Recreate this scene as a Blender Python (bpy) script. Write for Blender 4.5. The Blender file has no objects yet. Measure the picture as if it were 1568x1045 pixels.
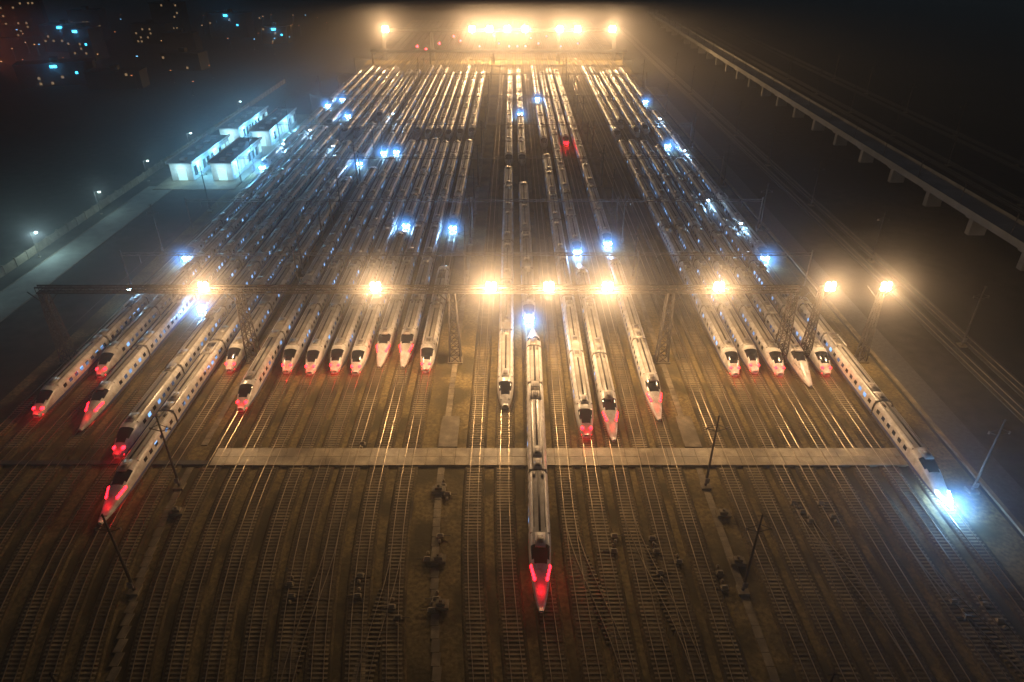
import bpy, math, random
from mathutils import Vector
random.seed(7)
scene=bpy.context.scene
scene.view_settings.view_transform='Standard'
try: scene.view_settings.look='None'
except: pass
scene.view_settings.exposure=0
col=scene.collection

# ------------------------------------------------------------ materials
def newmat(name):
    m=bpy.data.materials.new(name); m.use_nodes=True
    nt=m.node_tree; b=nt.nodes['Principled BSDF']
    return m,nt,b
def noisy(name,c1,c2,scale=1.0,rough=0.7,metal=0.0,bump=0.0,detail=6,spec=0.5,scale2=None,c3=None,lo2=0.4,hi2=0.65):
    m,nt,b=newmat(name)
    g=nt.nodes.new('ShaderNodeNewGeometry')
    n=nt.nodes.new('ShaderNodeTexNoise'); n.inputs['Scale'].default_value=scale; n.inputs['Detail'].default_value=detail
    nt.links.new(g.outputs['Position'],n.inputs['Vector'])
    r=nt.nodes.new('ShaderNodeValToRGB')
    r.color_ramp.elements[0].position=0.32; r.color_ramp.elements[1].position=0.68
    r.color_ramp.elements[0].color=(*c1,1); r.color_ramp.elements[1].color=(*c2,1)
    nt.links.new(n.outputs['Fac'],r.inputs['Fac'])
    out=r.outputs['Color']
    if scale2:
        n2=nt.nodes.new('ShaderNodeTexNoise'); n2.inputs['Scale'].default_value=scale2; n2.inputs['Detail'].default_value=5
        nt.links.new(g.outputs['Position'],n2.inputs['Vector'])
        r2=nt.nodes.new('ShaderNodeValToRGB'); r2.color_ramp.elements[0].position=lo2; r2.color_ramp.elements[1].position=hi2
        nt.links.new(n2.outputs['Fac'],r2.inputs['Fac'])
        mx=nt.nodes.new('ShaderNodeMixRGB'); mx.inputs['Color2'].default_value=(*c3,1)
        nt.links.new(r2.outputs['Color'],mx.inputs['Fac']); nt.links.new(out,mx.inputs['Color1'])
        out=mx.outputs['Color']
    nt.links.new(out,b.inputs['Base Color'])
    b.inputs['Roughness'].default_value=rough; b.inputs['Metallic'].default_value=metal
    b.inputs['Specular IOR Level'].default_value=spec
    if bump>0:
        bp=nt.nodes.new('ShaderNodeBump'); bp.inputs['Strength'].default_value=bump; bp.inputs['Distance'].default_value=0.1
        nt.links.new(n.outputs['Fac'],bp.inputs['Height']); nt.links.new(bp.outputs['Normal'],b.inputs['Normal'])
    return m
def emis(name,c,s,base=(0.1,0.1,0.1)):
    m,nt,b=newmat(name)
    b.inputs['Base Color'].default_value=(*base,1)
    b.inputs['Emission Color'].default_value=(*c,1); b.inputs['Emission Strength'].default_value=s
    return m
M_ground=noisy('gravel_ground',(0.10,0.078,0.034),(0.27,0.212,0.098),1.6,0.95,bump=0.8,detail=10,spec=0.2,scale2=0.11,c3=(0.08,0.068,0.034),lo2=0.45,hi2=0.6)
M_earth=noisy('dark_earth',(0.03,0.03,0.028),(0.07,0.066,0.058),0.3,0.95,bump=0.3,spec=0.1,scale2=0.03,c3=(0.035,0.04,0.035))
M_ballast=noisy('ballast',(0.045,0.037,0.021),(0.165,0.13,0.066),3.0,0.95,bump=0.9,detail=10,spec=0.2,scale2=0.14,c3=(0.05,0.042,0.025),lo2=0.45,hi2=0.62)
M_sleeper=noisy('concrete_sleeper',(0.16,0.135,0.085),(0.38,0.31,0.185),0.35,0.8,scale2=0.1,c3=(0.09,0.074,0.045),lo2=0.42,hi2=0.6)
M_rail=noisy('steel_rail',(0.26,0.22,0.16),(0.66,0.55,0.39),0.10,0.37,metal=0.88)
M_conc=noisy('concrete_slab',(0.24,0.20,0.13),(0.46,0.39,0.26),0.6,0.45,bump=0.15,scale2=0.2,c3=(0.17,0.14,0.09))
M_pad=noisy('weathered_slab',(0.14,0.12,0.085),(0.26,0.22,0.15),0.8,0.8,scale2=0.3,c3=(0.12,0.10,0.065))
M_viad=noisy('viaduct_concrete',(0.24,0.24,0.23),(0.36,0.36,0.35),0.2,0.85,scale2=0.07,c3=(0.2,0.2,0.19))
M_trough=noisy('trough_cover',(0.15,0.125,0.08),(0.3,0.25,0.16),0.8,0.8,scale2=0.3,c3=(0.12,0.10,0.065))
M_asph=noisy('asphalt',(0.04,0.042,0.042),(0.075,0.075,0.075),1.2,0.75)
M_steel=noisy('galvanised_steel',(0.04,0.036,0.032),(0.08,0.072,0.064),1.0,0.6,metal=0.3)
M_white=noisy('train_white_paint',(0.54,0.53,0.52),(0.70,0.69,0.68),0.25,0.28,scale2=0.9,c3=(0.43,0.41,0.39))
M_roof=noisy('train_roof_paint',(0.29,0.28,0.26),(0.52,0.50,0.47),0.5,0.28,scale2=0.13,c3=(0.22,0.205,0.18))
M_blue=noisy('train_blue_stripe',(0.03,0.07,0.25),(0.05,0.1,0.32),1,0.3)
M_dark=noisy('dark_rubber',(0.015,0.015,0.015),(0.04,0.04,0.04),1,0.7)
M_equip=noisy('roof_equipment',(0.10,0.09,0.085),(0.22,0.2,0.18),1.5,0.5)
M_glass,nt,b=newmat('windshield_glass'); b.inputs['Base Color'].default_value=(0.01,0.012,0.016,1); b.inputs['Roughness'].default_value=0.08
M_win,nt,b=newmat('train_window')
b.inputs['Base Color'].default_value=(0.015,0.02,0.03,1); b.inputs['Roughness'].default_value=0.1
g=nt.nodes.new('ShaderNodeNewGeometry'); sn=nt.nodes.new('ShaderNodeVectorMath'); sn.operation='SNAP'; sn.inputs[1].default_value=(1.3,2.1,50)
nt.links.new(g.outputs['Position'],sn.inputs[0])
wn=nt.nodes.new('ShaderNodeTexWhiteNoise'); nt.links.new(sn.outputs[0],wn.inputs['Vector'])
pw=nt.nodes.new('ShaderNodeMath'); pw.operation='POWER'; pw.inputs[1].default_value=6; nt.links.new(wn.outputs['Value'],pw.inputs[0])
ml=nt.nodes.new('ShaderNodeMath'); ml.operation='MULTIPLY'; ml.inputs[1].default_value=2.0; nt.links.new(pw.outputs[0],ml.inputs[0])
nt.links.new(ml.outputs[0],b.inputs['Emission Strength']); b.inputs['Emission Color'].default_value=(0.25,0.52,1,1)  # random panes emit blue, imitating glints reflected in the glass
M_redl=emis('tail_lamp_red',(1,0.006,0.014),15)
M_whl=emis('head_lamp_white',(0.45,0.75,1),150)
M_offl=noisy('lamp_off',(0.3,0.3,0.3),(0.4,0.4,0.4),1,0.2)
M_warm=emis('floodlight_face',(1,0.78,0.5),60)
M_cyan=emis('lit_window_cyan',(0.5,0.95,1.0),1.1)
M_bwall=noisy('painted_wall',(0.34,0.36,0.36),(0.46,0.48,0.48),0.4,0.8)
M_broof=noisy('metal_roof',(0.10,0.115,0.12),(0.17,0.19,0.2),0.3,0.5)
M_citywall=noisy('city_wall',(0.03,0.03,0.032),(0.06,0.06,0.062),0.2,0.95)

# ------------------------------------------------------------ mesh builder
class MB:
    def __init__(s): s.v=[];s.f=[];s.m=[];s.mats=[]
    def mi(s,mat):
        if mat not in s.mats: s.mats.append(mat)
        return s.mats.index(mat)
    def quad(s,a,b,c,d,mat):
        n=len(s.v); s.v+= [a,b,c,d]; s.f.append((n,n+1,n+2,n+3)); s.m.append(s.mi(mat))
    def box(s,x0,x1,y0,y1,z0,z1,mat,bottom=True):
        n=len(s.v); k=s.mi(mat)
        s.v+=[(x0,y0,z0),(x1,y0,z0),(x1,y1,z0),(x0,y1,z0),(x0,y0,z1),(x1,y0,z1),(x1,y1,z1),(x0,y1,z1)]
        F=[(4,5,6,7),(0,1,5,4),(1,2,6,5),(2,3,7,6),(3,0,4,7)]
        if bottom: F.append((3,2,1,0))
        for f in F: s.f.append(tuple(n+i for i in f)); s.m.append(k)
    def beam(s,p,q,w,mat,w2=None):
        p=Vector(p);q=Vector(q);d=(q-p).normalized(); w2=w if w2 is None else w2
        u=d.cross(Vector((0,0,1))); 
        if u.length<1e-3: u=Vector((1,0,0))
        u.normalize(); t=d.cross(u)
        n=len(s.v);k=s.mi(mat)
        for c,ww in((p,w),(q,w2)):
            for a,b2 in((-1,-1),(1,-1),(1,1),(-1,1)):
                s.v.append(tuple(c+u*a*ww/2+t*b2*ww/2))
        for f in[(0,1,5,4),(1,2,6,5),(2,3,7,6),(3,0,4,7),(3,2,1,0),(4,5,6,7)]:
            s.f.append(tuple(n+i for i in f)); s.m.append(k)
    def cyl(s,p,q,r,mat,r2=None,n=8):
        p=Vector(p);q=Vector(q);d=(q-p).normalized(); r2=r if r2 is None else r2
        u=d.cross(Vector((0,0,1)))
        if u.length<1e-3: u=Vector((1,0,0))
        u.normalize(); t=d.cross(u); b0=len(s.v);k=s.mi(mat)
        for c,rr in((p,r),(q,r2)):
            for i in range(n):
                a=2*math.pi*i/n; s.v.append(tuple(c+(u*math.cos(a)+t*math.sin(a))*rr))
        for i in range(n):
            j=(i+1)%n; s.f.append((b0+i,b0+j,b0+n+j,b0+n+i)); s.m.append(k)
        s.f.append(tuple(b0+n+i for i in range(n))); s.m.append(k)
        s.f.append(tuple(b0+n-1-i for i in range(n))); s.m.append(k)
    def ell(s,c,rx,ry,rz,mat,nu=10,nv=6):
        b0=len(s.v);k=s.mi(mat)
        for j in range(nv+1):
            ph=math.pi*j/nv
            for i in range(nu):
                a=2*math.pi*i/nu
                s.v.append((c[0]+rx*math.sin(ph)*math.cos(a),c[1]+ry*math.sin(ph)*math.sin(a),c[2]+rz*math.cos(ph)))
        for j in range(nv):
            for i in range(nu):
                i2=(i+1)%nu; s.f.append((b0+j*nu+i,b0+(j+1)*nu+i,b0+(j+1)*nu+i2,b0+j*nu+i2)); s.m.append(k)
    def mesh(s,name,smooth=False):
        me=bpy.data.meshes.new(name); me.from_pydata(s.v,[],s.f)
        for m in s.mats: me.materials.append(m)
        me.polygons.foreach_set('material_index',s.m)
        if smooth: me.polygons.foreach_set('use_smooth',[True]*len(s.f))
        me.update(); return me
def obj(name,me,loc=(0,0,0),rot=0,parent=None):
    o=bpy.data.objects.new(name,me); col.objects.link(o); o.location=loc; o.rotation_euler[2]=rot
    if parent: o.parent=parent
    return o
def plight(name,loc,c,p,r,parent=None):
    l=bpy.data.lights.new(name,'POINT'); l.color=c; l.energy=p; l.shadow_soft_size=r
    o=bpy.data.objects.new(name,l); col.objects.link(o); o.location=loc
    if parent: o.parent=parent
    return o
# added emission volume imitating lamp glow in fog, fading away from the lamp
def halomat(name,c,S,pw=3.0):
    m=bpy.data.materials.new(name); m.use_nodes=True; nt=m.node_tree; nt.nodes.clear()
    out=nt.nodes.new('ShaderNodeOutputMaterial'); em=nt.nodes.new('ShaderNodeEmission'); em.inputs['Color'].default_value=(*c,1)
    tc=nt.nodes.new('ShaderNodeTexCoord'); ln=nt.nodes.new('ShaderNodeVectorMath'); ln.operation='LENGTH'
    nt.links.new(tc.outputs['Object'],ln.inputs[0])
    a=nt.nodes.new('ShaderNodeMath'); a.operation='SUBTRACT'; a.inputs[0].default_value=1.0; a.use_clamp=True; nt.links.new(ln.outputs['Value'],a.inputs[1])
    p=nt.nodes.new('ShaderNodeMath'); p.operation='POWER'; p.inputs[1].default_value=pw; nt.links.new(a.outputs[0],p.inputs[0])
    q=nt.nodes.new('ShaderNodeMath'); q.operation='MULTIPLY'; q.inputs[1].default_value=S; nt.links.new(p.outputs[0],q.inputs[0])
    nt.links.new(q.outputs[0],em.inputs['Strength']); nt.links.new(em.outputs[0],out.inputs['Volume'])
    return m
def glow_halo(loc,R,mat,parent):
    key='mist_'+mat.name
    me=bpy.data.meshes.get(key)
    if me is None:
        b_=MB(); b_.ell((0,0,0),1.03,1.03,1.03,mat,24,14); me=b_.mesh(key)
    o=obj('lit_mist',me,loc,0,parent); o.scale=(R,R,R); return o  # sphere glows by itself, added around the lamp as its halo
HALO_warm=halomat('mist_warm',(1,0.61,0.31),0.24,5.0)
HALO_blue=halomat('mist_blue',(0.10,0.38,1.0),0.95,4.5)

# ------------------------------------------------------------ ground
m=MB(); m.quad((-2500,-300,0),(2500,-300,0),(2500,4000,0),(-2500,4000,0),M_earth); obj('ground',m.mesh('ground'))
m=MB(); m.quad((-101,-40,0.004),(78,-40,0.004),(78,760,0.004),(-101,760,0.004),M_ground); obj('rail_yard_gravel',m.mesh('yard'))

def shift(X,Y):
    if Y>90: return 0.0
    t=(90-Y)/40.0
    return t*t*max(0.4,2.0-0.07*X)
TR=[-95,-90,-85,-79.5,-74.5,-69,-64,-59,-52,-47,-42,-37,-32.5,-28,-23,-18,-6.4,-1.3,4,9,13.6,18.4,23,27.7,37,41.6,46.2,50.6,55.5,60.3,65.2,70]
for X in TR:
    m=MB()
    ys=[-30+5*i for i in range(25)]+[100,160,300,500,755]
    def strip(x0,x1,z0,z1,mat,sides=True):
        for a,b2 in zip(ys[:-1],ys[1:]):
            sa,sb=shift(X,a),shift(X,b2)
            m.quad((X+x0+sa,a,z1),(X+x1+sa,a,z1),(X+x1+sb,b2,z1),(X+x0+sb,b2,z1),mat)
            if sides:
                o=(z1-z0)*(1.3 if mat is M_ballast else 0)
                m.quad((X+x0-o+sa,a,z0),(X+x0+sa,a,z1),(X+x0+sb,b2,z1),(X+x0-o+sb,b2,z0),mat)
                m.quad((X+x1+sa,a,z1),(X+x1+o+sa,a,z0),(X+x1+o+sb,b2,z0),(X+x1+sb,b2,z1),mat)
    strip(-1.55,1.55,0.006,0.22,M_ballast)
    for sx in(-0.755,0.755): strip(sx-0.045,sx+0.045,0.26,0.42,M_rail)
    y=-20
    while y<190:
        if not(89.5<y<94.8):
            s_=shift(X,y); j=random.uniform(-.04,.04)
            m.box(X-1.28+s_+j,X+1.28+s_+j,y-0.14,y+0.14,0.2,0.258+random.uniform(-.03,.018),M_sleeper,False)
        y+=0.65
    obj('railway_track',m.mesh('track'))
# crossover tracks joining neighbouring lines in the near throat
for Xa,Xb,Ya,Yb in((9,13.6,78,48),(18.4,23,80,50),(46.2,50.6,82,52),(60.3,65.2,72,42),(-28,-32.5,74,44),(-18,-23,72,42)):
    m=MB(); N=14
    def P(t):
        s=t*t*(3-2*t); Y=Ya+(Yb-Ya)*t; X=Xa+(Xb-Xa)*s
        return X+shift(X,Y),Y
    for i in range(N):
        (xa,ya),(xb,yb)=P(i/N),P((i+1)/N)
        for sx in(-0.755,0.755):
            m.quad((xb+sx-.045,yb,0.425),(xb+sx+.045,yb,0.425),(xa+sx+.045,ya,0.425),(xa+sx-.045,ya,0.425),M_rail)
            m.quad((xb+sx-.045,yb,0.24),(xb+sx-.045,yb,0.425),(xa+sx-.045,ya,0.425),(xa+sx-.045,ya,0.24),M_rail)
            m.quad((xb+sx+.045,yb,0.425),(xb+sx+.045,yb,0.24),(xa+sx+.045,ya,0.24),(xa+sx+.045,ya,0.425),M_rail)
    for i in range(44):
        t=(i+.5)/44; x,y=P(t)
        if 0.25<t<0.75: m.box(x-1.3,x+1.3,y-0.14,y+0.14,0.02,0.235,M_sleeper,False)
    obj('crossover_track',m.mesh('crossover'))

# crossing slab over all tracks
m=MB()
x=-52.5
while x<69:
    w=2.5
    m.box(x+0.03,min(x+w,71)-0.03,90.0+random.uniform(-.05,.05),92.2,0.0,0.40+random.uniform(-.015,.015),M_conc)
    m.box(x+0.03,min(x+w,71)-0.03,92.26,94.5+random.uniform(-.05,.05),0.0,0.40+random.uniform(-.015,.015),M_conc); x+=w
m.box(-101,-52.6,90.2,91.2,0,0.38,M_asph)
obj('level_crossing_slab',m.mesh('crossing'))

# walkways with cable troughs
for X in(-55.6,-12.2,32.3):
    m=MB(); y=-20
    while y<400:
        if not(89<y<95):
            s_=shift(X,y)
            m.box(X-0.55+s_,X+0.55+s_,y,y+1.9,0.0,0.14+random.uniform(0,.02),M_trough,False)
        y+=1.96
    obj('cable_trough',m.mesh('trough'))
for X,w in((-11.6,3.4),(29.6+3,3.0)):
    m=MB(); m.box(X-w/2,X+w/2,95,103,0.0,0.3,M_pad); m.box(X-w/2+0.1,X+w/2-0.1,103.02,104.2,0.0,0.15,M_pad)
    obj('concrete_pad',m.mesh('pad'))

# ------------------------------------------------------------ trains
PR=[(0,3.9),(0.55,3.87),(1.05,3.72),(1.4,3.42),(1.58,2.95),(1.65,2.2),(1.66,1.45),(1.62,1.0),(1.5,0.5)]
def section(ws,hs,zb):
    R=[(x*ws,zb+(z-0.5)*hs) for x,z in PR]
    L=[(-x,z) for x,z in R[1:]][::-1]
    return L+R
def facemat(i):
    k=i if i<8 else 15-i
    return {0:M_equip,1:M_blue,2:M_white,3:M_white,4:M_white,5:M_white,6:M_roof,7:M_roof}[k]
def train_mesh(kind,lamp,n):
    m=MB(); L=11.5 if kind=='A' else 6.5
    def ringv(y,ws,hs,zb):
        b0=len(m.v)
        for x,z in section(ws,hs,zb): m.v.append((x,y,z))
        return b0
    def skin(a,b2,fm):
        for i in range(16):
            m.f.append((a+i,a+i+1,b2+i+1,b2+i)); m.m.append(m.mi(fm(i)))
    def prm(t):
        if kind=='A':
            ws=0.16+0.84*math.sin(math.pi/2*min(1,t*1.05))**0.75
            hs=0.14+0.86*(t*t*(3-2*t))**0.85; zb=0.62-0.12*t
        else:
            ws=0.34+0.66*math.sin(math.pi/2*t)**0.65
            hs=0.24+0.76*math.sin(math.pi/2*t)**1.05; zb=0.58-0.08*t
        return ws,hs,zb
    def nose(ytip,d,lampmat):
        N=16; prev=None
        for j in range(N+1):
            t=j/N; ws,hs,zb=prm(t)
            r=ringv(ytip+d*t*L,ws,hs,zb)
            if prev is None:
                m.f.append(tuple(r+i for i in range(17))); m.m.append(m.mi(M_white))
            else:
                tt=t-0.5/N
                def fm(i,tt=tt):
                    k=i if i<8 else 15-i
                    lo,hi=(0.56,0.84) if kind=='A' else (0.34,0.72)
                    if k>=5 and lo<tt<hi and not(k==5 and (tt<lo+0.08)): return M_glass
                    if k==1: return M_blue if tt>0.25 else M_white
                    if k==0: return M_equip
                    return M_white
                skin(prev,r,fm)
            prev=r
        tl=0.40 if kind=='A' else 0.20
        if kind=='A' and lampmat is M_whl: tl=0.12
        big=1.35 if lampmat is not M_offl else 1.0
        for sx in(-1,1):
            for q in ((0,1,2,3) if kind=='A' else (0,)):
                t=tl+q*0.05; ws,hs,zb=prm(t); px=(1.18+0.1*q)*ws; pz=zb+(3.42-0.5-0.1*q)*hs
                e=1.0 if kind=='A' else 1.3
                m.ell((sx*px,ytip+d*t*L,pz),0.2*big*e,0.34*big,0.16*big*e,lampmat)
            if kind=='B':
                ws,hs,zb=prm(0.12); m.ell((sx*1.3*ws,ytip+d*0.12*L,zb+0.9*hs),0.16*big,0.2*big,0.14*big,lampmat)
    def body(y0,y1,k):
        seg=1.04; N=max(1,round((y1-y0)/seg)); prev=ringv(y0,1,1,0.5)
        for j in range(N):
            r=ringv(y0+(y1-y0)*(j+1)/N,1,1,0.5)
            w=(j%2==1) and 2<j<N-2
            door=j in(1,N-2)
            def fm(i,w=w,door=door):
                kk=i if i<8 else 15-i
                if w and kk==3: return M_win
                if door and kk==3: return M_glass
                return facemat(i)
            skin(prev,r,fm); prev=r
        cy=(y0+y1)/2; h=3.9
        m.box(-0.16,0.16,cy-6.5,cy+6.5,h-0.02,h+0.05,M_dark)
        for sgn in(-1,1):
            m.box(-0.75,0.75,cy+sgn*8.2-1.3,cy+sgn*8.2+1.3,h-0.15,h+0.13,M_roof)
            m.box(-0.45,0.45,cy+sgn*8.2-0.7,cy+sgn*8.2+0.7,h+0.131,h+0.2,M_equip)
        for sx in(-1,1): m.box(sx*0.85-0.04,sx*0.85+0.04,y0+1,y1-1,h-0.15,h-0.06,M_equip)
        if k%3==1:
            yy=y1-3.2
            m.box(-1.0,1.0,yy-2.2,yy+2.2,h-0.3,h+0.02,M_dark)
            for sx in(-1,1):
                m.box(sx*1.02-0.1,sx*1.02+0.1,yy-2.3,yy+2.3,h-0.3,h+0.3,M_white)
                m.beam((sx*0.5,yy-1.2,h+0.25),(0,yy+1.0,h+0.55),0.08,M_equip)
            m.beam((-0.8,yy+1.0,h+0.6),(0.8,yy+1.0,h+0.6),0.1,M_equip)
            m.beam((0,yy-1.3,h+0.1),(0,yy+1.4,h+0.35),0.12,M_equip)
        else:
            m.box(-0.9,-0.5,y1-1.6,y1-0.3,h-0.1,h+0.12,M_equip); m.box(0.5,0.9,y1-1.6,y1-0.3,h-0.1,h+0.12,M_equip)
        for yb in(y0+3.5,y1-3.5): m.box(-1.25,1.25,yb-1.6,yb+1.6,0.42,0.75,M_dark)
        for ye in(y0,y1): m.box(-1.45,1.45,ye-0.02,ye+0.02,0.6,3.7,M_equip)
    CL=25.3; y=0
    lm={'red':M_redl,'white':M_whl,'off':M_offl}[lamp]
    for k in range(n):
        a=y+(L if k==0 else 0.0); b2=y+CL-0.55-(L if k==n-1 else 0)
        if k==0: nose(0,1,lm)
        if k==n-1: nose(y+CL,-1,M_offl)
        body(a,b2,k)
        if k<n-1: m.box(-1.3,1.3,y+CL-0.6,y+CL+0.05,0.7,3.6,M_dark)
        y+=CL
    me=m.mesh('train_%s_%s_%d'%(kind,lamp,n),True)
    return me
cache={}
def train(X,Y,n,kind='B',lamp='off',rot=0,power=None,with_halo=True):
    key=(kind,lamp,n)
    if key not in cache: cache[key]=train_mesh(*key)
    o=obj('high_speed_train',cache[key],(X,Y,0),rot)
    if lamp=='red':
        yy=2.6 if kind=='A' else -0.4
        zz=2.5 if kind=='A' else 2.1
        plight('tail_lamp_light',(0,yy,zz),(1,0.006,0.015),power or (60 if kind=='A' else 110),0.12,o)
    if lamp=='white':
        plight('head_lamp_light',(0,-0.9,2.2),(0.2,0.48,1.0),power or 1700,0.45,o)
        glow_halo((0,-0.5,2.3),7.0,HALO_blue,o)
    return o
def fill(X,start,segs):
    for i,(y,k,l) in enumerate(segs):
        end=segs[i+1][0] if i+1<len(segs) else 480
        n=min(16,max(2,int((end-y-1)//25.3)))
        train(X,y,n,k,l)
fill(-95,0,[(255,'B','white'),(362,'A','white')])
fill(-90,0,[(103,'B','red'),(172,'B','white'),(375,'B','white')])
fill(-85,0,[(116.5,'B','red'),(320,'B','off')])
fill(-79.5,0,[(99,'A','red'),(338,'B','white')])
fill(-74.5,0,[(143,'B','white'),(300,'A','off')])
fill(-69,0,[(91.5,'B','red'),(305,'B','off')])
train(-64.0,76,10,'A','red')
fill(-64,0,[(335,'B','off')])
fill(-59,0,[(118.5,'B','red'),(260,'B','white')])
fill(-52,0,[(105,'B','red'),(275,'B','white')])
fill(-47,0,[(118,'B','red'),(276,'B','white')])
fill(-42,0,[(117.5,'B','red'),(300,'A','off')])
fill(-37,0,[(118,'B','red'),(302,'B','off')])
fill(-32.5,0,[(117.5,'B','red'),(196,'B','white'),(304,'B','off')])
fill(-28,0,[(120,'A','red'),(301,'B','off')])
fill(-23,0,[(120,'A','red'),(303,'B','off')])
fill(-18,0,[(118.5,'B','red'),(194,'B','white'),(305,'B','off')])
train(-1.3,106,6,'B','off'); train(-1.3,263,8,'B','off')
train(4,60,3,'A','red',math.radians(-0.6),100)
fill(4,0,[(138,'B','white'),(263,'B','off'),(342,'B','white')])
fill(13.6,0,[(97,'B','red'),(287,'B','off'),(377,'B','white')])
fill(18.4,0,[(96,'A','red'),(176,'B','white')])
train(23,290,7,'B','red',0,900)
fill(27.7,0,[(102,'A','red'),(182,'B','white')])
fill(46.2,0,[(117,'B','red'),(300,'B','off')])
fill(50.6,0,[(118,'B','red'),(320,'B','off')])
fill(55.5,0,[(117,'B','red'),(305,'B','off')])
fill(60.3,0,[(113,'A','off'),(310,'B','off')])
fill(65.2,0,[(117,'B','red'),(285,'B','white')])
t=train(70,79,3,'A','white',0,3800)
fill(70,0,[(172,'B','white'),(370,'B','white')])

# ------------------------------------------------------------ gantries
def truss(m,x0,x1,y,z,h=1.2,w=1.0,ch=0.26):
    for yy in(y-w/2,y+w/2):
        for zz in(z,z+h): m.beam((x0,yy,zz),(x1,yy,zz),ch,M_steel)
    n=int((x1-x0)/2.0); dx=(x1-x0)/n
    for i in range(n):
        a=x0+i*dx; up=i%2
        for yy in(y-w/2,y+w/2):
            m.beam((a,yy,z+h*up),(a+dx,yy,z+h*(1-up)),0.1,M_steel)
            m.beam((a,yy,z),(a,yy,z+h),0.08,M_steel)
        m.beam((a,y-w/2,z+h),(a+dx,y+w/2,z+h),0.08,M_steel)
def tower(m,x,y,h,b=1.2,t=0.6):
    c=[(-1,-1),(1,-1),(1,1),(-1,1)]
    for sx,sy in c: m.beam((x+sx*b,y+sy*b,0),(x+sx*t,y+sy*t,h),0.24,M_steel,0.18)
    n=8
    for i in range(n):
        f0,f1=i/n,(i+1)/n; r0=b+(t-b)*f0; r1=b+(t-b)*f1
        for j in range(4):
            p,q=c[j],c[(j+1)%4]
            m.beam((x+p[0]*r0,y+p[1]*r0,h*f0),(x+q[0]*r1,y+q[1]*r1,h*f1),0.11,M_steel)
            m.beam((x+q[0]*r0,y+q[1]*r0,h*f0),(x+p[0]*r1,y+p[1]*r1,h*f1),0.11,M_steel)
            m.beam((x+p[0]*r1,y+p[1]*r1,h*f1),(x+q[0]*r1,y+q[1]*r1,h*f1),0.11,M_steel)
    for s in(-1,1):
        m.beam((x,y,h*0.8),(x+s*3.2,y,h),0.14,M_steel)
    m.box(x-b-.4,x+b+.4,y-b-.4,y+b+.4,0,0.35,M_trough)
WARM=(1.0,0.59,0.265)
def floods(m,xs,y,z,R=0.5):
    for x in xs:
        m.beam((x-1.0,y-0.75,z-0.1),(x+1.0,y-0.75,z-0.1),0.12,M_steel)
        m.cyl((x,y-0.7,z-0.9),(x,y-0.7,z+0.1),0.07,M_steel)
        for dx,dz in((-0.45,0.4),(0.45,0.4),(-0.45,-0.4),(0.45,-0.4)):
            dx*=R*2;dz*=R*2
            m.cyl((x+dx,y-0.8,z+dz),(x+dx,y-1.0,z+dz),0.8*R,M_steel)
            m.ell((x+dx,y-1.0,z+dz),0.85*R,0.4,0.85*R,M_warm)
m=MB(); truss(m,-96.5,58.5,124,16.6)
for x in(-95.5,-55.6,-12.2,32.3,57.5): tower(m,x,124,16.6)
FX=[-62,-27.4,-4.2,7.4,19.2,41.6]; floods(m,FX,124,18.3,0.6)
g1=obj('lighting_gantry',m.mesh('gantry'))
FP=15000
for x in FX:
    big=1.5 if x in(-4.2,19.2) else 1.0
    plight('floodlight_lamp',(x,121.6,18.2),WARM,FP*big,0.75,g1); glow_halo((x,122.4,18.3),13*big**.5,HALO_warm,g1)
for x in(64,75.2):
    m=MB(); tower(m,x if x>70 else 62.9,124.0,18.0,0.9,0.35); floods(m,[x],124,18.3,0.6)
    o=obj('floodlight_mast',m.mesh('mast')); plight('floodlight_lamp',(x,121.6,18.2),WARM,FP*0.7,0.75,o); glow_halo((x,122.4,18.3),12,HALO_warm,o)
m=MB(); truss(m,-90,72,513,18.8,1.6,1.4,0.3)
for x in(-89,-55.6,-12.2,32.3,71): tower(m,x,513,18.8)
FX2=[-87,-27.4,-15.3,-3.1,9,32.8,45,69]; floods(m,FX2,513,20.4,1.2)
g2=obj('lighting_gantry',m.mesh('gantry2'))
for x in FX2:
    plight('floodlight_lamp',(x,510.0,20.4),WARM,80000,1.6,g2)
# footbridge at the yard throat
m=MB(); m.box(-96,78,497,500,7.4,7.9,M_trough)
for yy in(497,500): 
    m.box(-96,78,yy-0.05,yy+0.05,7.9,9.0,M_steel)
for x in(-95,-55.6,-12.2,32.3,76): m.box(x-.5,x+.5,498,499,0,7.4,M_trough)
obj('footbridge',m.mesh('footbridge'))

# catenary masts
def mast_mesh(h):
    m=MB(); m.cyl((0,0,0),(0,0,h),0.24,M_steel,0.12)
    m.box(-0.8,0.8,-0.8,0.8,0,0.4,M_trough)
    for s in(-1,1):
        m.beam((0,0,h-3.2),(s*1.6,0,h-2.6),0.1,M_steel); m.beam((0,0,h-1.8),(s*1.6,0,h-2.6),0.08,M_steel)
        m.box(s*1.6-.1,s*1.6+.1,-.1,.1,h-2.9,h-2.4,M_equip)
    m.beam((-0.6,0,h-0.3),(0.6,0,h-0.3),0.08,M_steel)
    m.box(-0.35,0.35,-0.5,-0.26,1.2,2.2,M_equip)
    return m.mesh('mast')
MM=mast_mesh(15)
for X in(-55.6,-12.2,32.3):
    for Y in(42,64,85,165,187,212,240,275,320,370,430):
        if X==-12.2 and Y<120 : continue
        obj('catenary_mast',MM,(X+shift(X,Y),Y,0))
m=MB(); m.cyl((0,0,0),(0,0,1.4),0.3,M_trough,0.22); m.box(-1.1,1.1,-0.7,0.7,0,0.5,M_trough); m.box(-0.6,0.6,-0.4,0.4,0.5,1.0,M_pad)
CB=m.mesh('cabinet')
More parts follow.
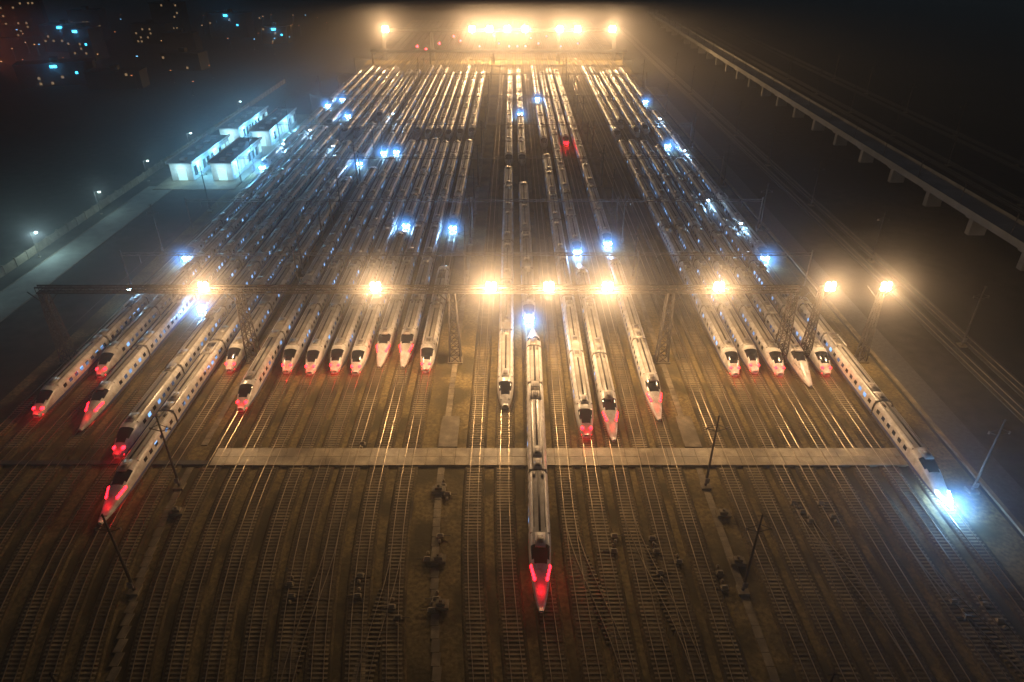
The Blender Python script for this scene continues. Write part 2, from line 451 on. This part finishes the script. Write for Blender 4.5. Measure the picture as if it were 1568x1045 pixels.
for X,Y in((-12.2,84),(-11.6,69.5),(-11.2,61.5),(-53.8,79),(33.5,78.5),(33.0,69)): obj('signal_cabinet',CB,(X+shift(X,Y),Y,0.1))
for Y in(84,198,240,290,350,420): obj('catenary_mast',MM,(76.3,Y,0))
for Y in(64,180,215,260,310,370): obj('catenary_mast',MM,(-99.5,Y,0))
M_gal=noisy('bright_galvanised_steel',(0.12,0.11,0.1),(0.22,0.2,0.18),1.0,0.5,metal=0.3)
for Y in(160,200,245,295,350,410,460):
    m=MB()
    for a,b2 in((-99.5,-55.6),(-55.6,-12.2),(-12.2,32.3),(32.3,76.3)):
        m.beam((a,Y,8.6),(b2,Y,8.6),0.18,M_gal); m.beam((a,Y,9.3),(b2,Y,9.3),0.12,M_gal)
        n=14
        for i in range(n):
            x0=a+(b2-a)*i/n; x1=a+(b2-a)*(i+1)/n
            m.beam((x0,Y,8.6 if i%2 else 9.3),(x1,Y,9.3 if i%2 else 8.6),0.08,M_gal)
        for x in[t for t in TR if a<t<b2]: m.beam((x,Y,8.6),(x,Y,6.6),0.1,M_gal)
    for x in(-99.5,-55.6,-12.2,32.3,76.3): m.cyl((x,Y,0),(x,Y,10),0.2,M_gal)
    obj('catenary_portal',m.mesh('portal'))
m=MB()
for X in TR:
    m.beam((X,124,6.4),(X,500,6.4),0.035,M_gal)
obj('overhead_wires',m.mesh('wires'))
# small cold-white yard lamps between the rows
m=MB(); m.cyl((0,0,0),(0,0,5.2),0.1,M_steel,0.07); m.box(-.3,.3,-.3,.3,0,.3,M_conc); m.beam((0,0,5.2),(0,-0.5,5.4),0.08,M_steel); m.box(-.3,.3,-.8,-.4,5.35,5.5,M_steel); m.ell((0,-0.6,5.25),0.42,0.35,0.2,M_whl)
YL=m.mesh('yard_lamp')
for X,Y in((-87.3,300),(-92.5,278),(-71.7,275),(67.6,268),(62.8,211),(67.6,191),(-92.5,148),(67.6,320),(-56,330)):
    o=obj('yard_lamp',YL,(X,Y,0)); plight('yard_lamp_light',(0,-0.9,4.9),(0.25,0.55,1.0),600,0.3,o)

# switch machines beside the points
m=MB(); m.box(-0.55,0.55,-0.35,0.35,0.02,0.3,M_conc); m.box(-0.42,0.42,-0.22,0.22,0.3,0.55,M_conc)
m.cyl((-0.38,0,0.55),(0.38,0,0.55),0.15,M_conc); m.box(0.55,1.6,-0.05,0.05,0.2,0.28,M_steel); m.box(-0.2,0.2,-1.3,-0.9,0.02,0.4,M_conc); m.ell((0,-1.1,0.45),0.18,0.2,0.16,M_conc)
SW=m.mesh('switch_machine')
for X,Y in((15.7,74),(21.4,73.5),(15.2,71),(21.6,71),(21.4,67),(24.5,69),(30,67),(-31.5,65),(-30.7,63),(-21.8,66.5),(-21.5,63),(-16.5,61.2),(-11,60.7),(-15.4,59.5),(45.6,81),(50,81),(46.3,79),(50.8,78),(46.9,77),(61,62),(65,61.6),(61.5,59.5),(65.5,59),(-12.5,69.5),(-10.5,62.5),(-11.5,85),(-10.6,83),(-11,74),(30,64.4),(3.8,68),(-27,95.8)):
    obj('switch_machine',SW,(X,Y,0.1),random.choice((0,math.pi)))
m=MB(); m.cyl((0,0,0),(0,0,4.2),0.1,M_steel); m.box(-0.35,0.35,-0.15,0.15,4.2,5.6,M_dark); m.ell((0,-0.22,4.9),0.8,0.3,0.8,emis('signal_red',(1,0.02,0.04),20))
SG=m.mesh('signal')
for px,Y in((-55,560),(-47,600),(-40,575),(-33,620),(-24,545),(-18,640),(-10,560),(-2,545),(4,545),(10,546),(20,560),(28,600),(-62,530),(36,545),(50,560),(-70,545),(-14,600),(15,590)):
    obj('railway_signal',SG,(px,Y,0))

# ------------------------------------------------------------ left side
m=MB(); m.box(-131,-121.5,60,240,-0.1,0.03,noisy('concrete_road',(0.14,0.15,0.135),(0.22,0.23,0.21),0.3,0.8)); m.box(-121.5,-121.2,60,240,-0.1,0.15,M_pad); m.box(-131.3,-131,60,240,-0.1,0.15,M_pad)
obj('service_road',m.mesh('road'))
m=MB()
y=70
while y<430:
    m.box(-136.6,-136.4,y,y+4.7,0,2.3,M_pad); m.box(-136.8,-136.2,y+4.7,y+5.1,0,2.6,M_pad); y+=5.1
obj('perimeter_wall',m.mesh('wall'))
def lampmesh(r,mat):
    m=MB(); m.cyl((0,0,0),(0,0,7.5),0.11,M_steel,0.07); m.beam((0,0,7.4),(1.4,0,7.7),0.08,M_steel); m.box(1.1,2.0,-0.18,0.18,7.62,7.78,M_steel); m.ell((1.6,0,7.62-0.3*r),r,0.6*r,0.3*r,mat); m.box(-.3,.3,-.3,.3,0,.3,M_conc)
    return m.mesh('street_lamp')
SL=lampmesh(0.4,emis('street_lamp_head',(0.7,1,0.95),25))
for Y,p in((120,0),(150,500),(178,4500),(212,1200),(246,600),(285,600),(345,600)):
    o=obj('street_lamp',SL,(-134,Y,0))
    if p: plight('lamp_light',(1.6,0,7.2),(0.6,0.95,1.0),p,0.15,o)
TLs=[lampmesh(0.7,emis('town_lamp_warm',(1,0.5,0.2),2)),lampmesh(0.7,emis('town_lamp_cool',(0.2,0.6,1),3)),lampmesh(0.6,emis('town_lamp_orange',(1,0.3,0.1),1.5))]
for i in range(60):
    obj('street_lamp',random.choice(TLs),(random.uniform(-480,-165),random.uniform(390,740),0),random.uniform(0,6))
m=MB(); m.box(-128,-99,236,350,0,0.25,M_pad); obj('shed_platform',m.mesh('platform'))
def shed(x0,x1,y0,y1,h):
    m=MB()
    m.box(x0,x1,y0,y0+0.3,0.25,h,M_bwall); m.box(x0,x1,y1-0.3,y1,0.25,h,M_bwall)
    m.box(x0-0.8,x1+0.8,y0-0.8,y1+0.8,h,h+0.4,M_broof)
    m.box(x0-0.8,x0-0.5,y0-0.8,y1+0.8,h+0.4,h+0.9,M_bwall); m.box(x1+0.5,x1+0.8,y0-0.8,y1+0.8,h+0.4,h+0.9,M_bwall)
    n=int((y1-y0)/4)
    for i in range(n):
        a=y0+0.3+i*(y1-y0-0.6)/n; b2=a+(y1-y0-0.6)/n
        for x,s in((x0,1),(x1,-1)):
            m.box(x,x+s*0.3,a,a+1.3,0.25,h,M_bwall); m.box(x,x+s*0.3,a+1.3,b2,0.25,1.6,M_bwall); m.box(x,x+s*0.3,a+1.3,b2,h-1.6,h,M_bwall)
            m.box(x+s*0.12,x+s*0.2,a+1.3,b2,1.6,h-1.6,M_cyan if random.random()<.6 else M_glass)
    m.box((x0+x1)/2-1.6,(x0+x1)/2+1.6,y0-0.05,y0-0.004,0.3,h-2.0,M_cyan)
    for k in range(5):
        yy=y0+(k+0.5)*(y1-y0)/5; m.box((x0+x1)/2-1,(x0+x1)/2+1,yy-1.2,yy+1.2,h+0.4,h+1.1,M_bwall)
    return obj('train_wash_shed',m.mesh('shed'))
for a in((-125,-117,246,284,6.5),(-125,-117,296,336,6.5),(-110,-102.5,246,280,6.5),(-110,-102.5,292,332,6.5)):
    s=shed(*a)
    for f in(0.15,0.6): 
        yy=a[2]+(a[3]-a[2])*f; plight('shed_lamp_light',(a[1]+3.0,yy,5.0),(0.18,0.6,1.0),6500,0.3,s)
    plight('shed_lamp_light',((a[0]+a[1])/2,a[2]-3,4.5),(0.5,0.9,1.0),1500,0.3,s)

# distant town on the left
cl={'c':emis('window_cyan',(0.05,0.6,1),6),'o':emis('sign_red',(1,0.12,0.03),12),'w':emis('window_dim',(0.8,0.5,0.25),0.4)}
for X,Y,w,d,h,c in((-335,560,30,16,18,'c'),(-385,525,24,14,20,'o'),(-270,430,40,14,12,'c'),(-300,520,20,14,20,'c'),(-240,640,34,14,18,'c'),(-300,660,26,14,24,'w'),(-215,480,26,12,10,'w'),(-340,450,30,14,14,'w'),(-420,640,40,14,28,'w'),(-190,600,20,12,12,'c'),(-380,480,24,12,16,'c'),(-250,560,24,12,12,'w'),(-230,420,30,12,9,'w'),(-290,600,30,12,14,'w'),(-350,620,24,14,22,'w')):
    m=MB(); m.box(-w/2,w/2,-d/2,d/2,0,h,M_citywall); m.box(-w/2-.3,w/2+.3,-d/2-.3,d/2+.3,h,h+.6,M_citywall); m.box(-2,2,-2,2,h+.6,h+3,M_citywall)
    for fz in range(int(h/3)):
        for k in range(int(w/3)):
            x=-w/2+1+k*3
            if random.random()<0.1: m.box(x,x+1.4,-d/2-0.06,-d/2-0.01,fz*3+1,fz*3+2.4,cl['w'])
            else: m.box(x,x+1.4,-d/2-0.04,-d/2-0.01,fz*3+1,fz*3+2.4,M_dark)
    if c!='w': m.box(-2,1.5,-d/2-0.4,-d/2-0.1,h-2.0,h-0.6,cl[c]); m.box(w/4,w/4+1.2,-d/2-0.4,-d/2-0.1,h/2,h/2+1.2,cl[c])
    o=obj('apartment_building',m.mesh('bld'),(X,Y,0),random.uniform(-.4,.4))
    if c=='o': plight('sign_light',(0,-d/2-2,h-1.5),(1,0.18,0.05),22000,0.6,o)
    elif c=='c': plight('sign_light',(0,-d/2-2,h-1.5),(0.1,0.5,1),1200,0.4,o)

# ------------------------------------------------------------ right side: viaduct and road
m=MB(); m.box(136,146,60,760,6.2,7.2,M_viad)
m.box(136,136.3,60,760,7.2,8.3,M_viad); m.box(145.7,146,60,760,7.2,8.3,M_viad)
for i in range(28):
    y=70+i*25; m.box(138.5,143.5,y-1,y+1,0,6.2,M_viad); m.box(137.2,144.8,y-1.3,y+1.3,5.2,6.19,M_viad)
    m.cyl((136.6,y+5,7.2),(136.6,y+5,14.5),0.15,M_steel); m.beam((136.6,y+5,13.6),(139.6,y+5,13.9),0.1,M_steel)
obj('railway_viaduct',m.mesh('viaduct'))
m=MB(); m.box(79.5,85,-30,420,-0.1,0.05,M_asph); m.box(78.6,79.4,-30,420,-0.1,0.4,M_trough); obj('service_road',m.mesh('road2'))
m=MB()
for X0 in(98,103,168,174,196,202):
    for sx in(-.75,.75): m.box(X0+sx-.05,X0+sx+.05,40,700,0.25,0.42,M_pad)
    m.box(X0-1.6,X0+1.6,40,700,0.0,0.2,M_asph)
obj('main_line_track',m.mesh('mainline'))
for X in(171,199,100.5):
    for i in range(8): obj('catenary_mast',MM,(X,130+i*45,0))

# ------------------------------------------------------------ fog, world
fm=bpy.data.materials.new('night_fog'); fm.use_nodes=True; nt=fm.node_tree; nt.nodes.clear()
out=nt.nodes.new('ShaderNodeOutputMaterial'); vs=nt.nodes.new('ShaderNodeVolumeScatter')
vs.inputs['Color'].default_value=(0.9,0.9,0.94,1); vs.inputs['Density'].default_value=0.0021; vs.inputs['Anisotropy'].default_value=0.73
nt.links.new(vs.outputs[0],out.inputs['Volume'])
m=MB(); m.box(-600,600,-60,1800,-2,38,fm); obj('night_fog',m.mesh('fog'))

w=bpy.data.worlds.new('World'); scene.world=w; w.use_nodes=True; nt=w.node_tree
bg=nt.nodes['Background']; sky=nt.nodes.new('ShaderNodeTexSky'); sky.sky_type='NISHITA'; sky.sun_disc=False
sky.sun_elevation=math.radians(20); sky.sun_rotation=math.radians(200)
nt.links.new(sky.outputs[0],bg.inputs['Color']); bg.inputs['Strength'].default_value=0.008
sd=bpy.data.lights.new('moon','SUN'); sd.energy=0.006; sd.angle=math.radians(0.5); sd.color=(0.5,0.65,1)
so=bpy.data.objects.new('moon_light',sd); col.objects.link(so); so.rotation_euler=(math.radians(70),0,math.radians(200))

cam=bpy.data.cameras.new('camera'); cam.lens=24; cam.sensor_width=36; cam.clip_end=6000; cam.clip_start=0.5
co=bpy.data.objects.new('camera',cam); col.objects.link(co); co.location=(0,0,80); co.rotation_euler=(math.radians(58.8),0,0)
scene.camera=co
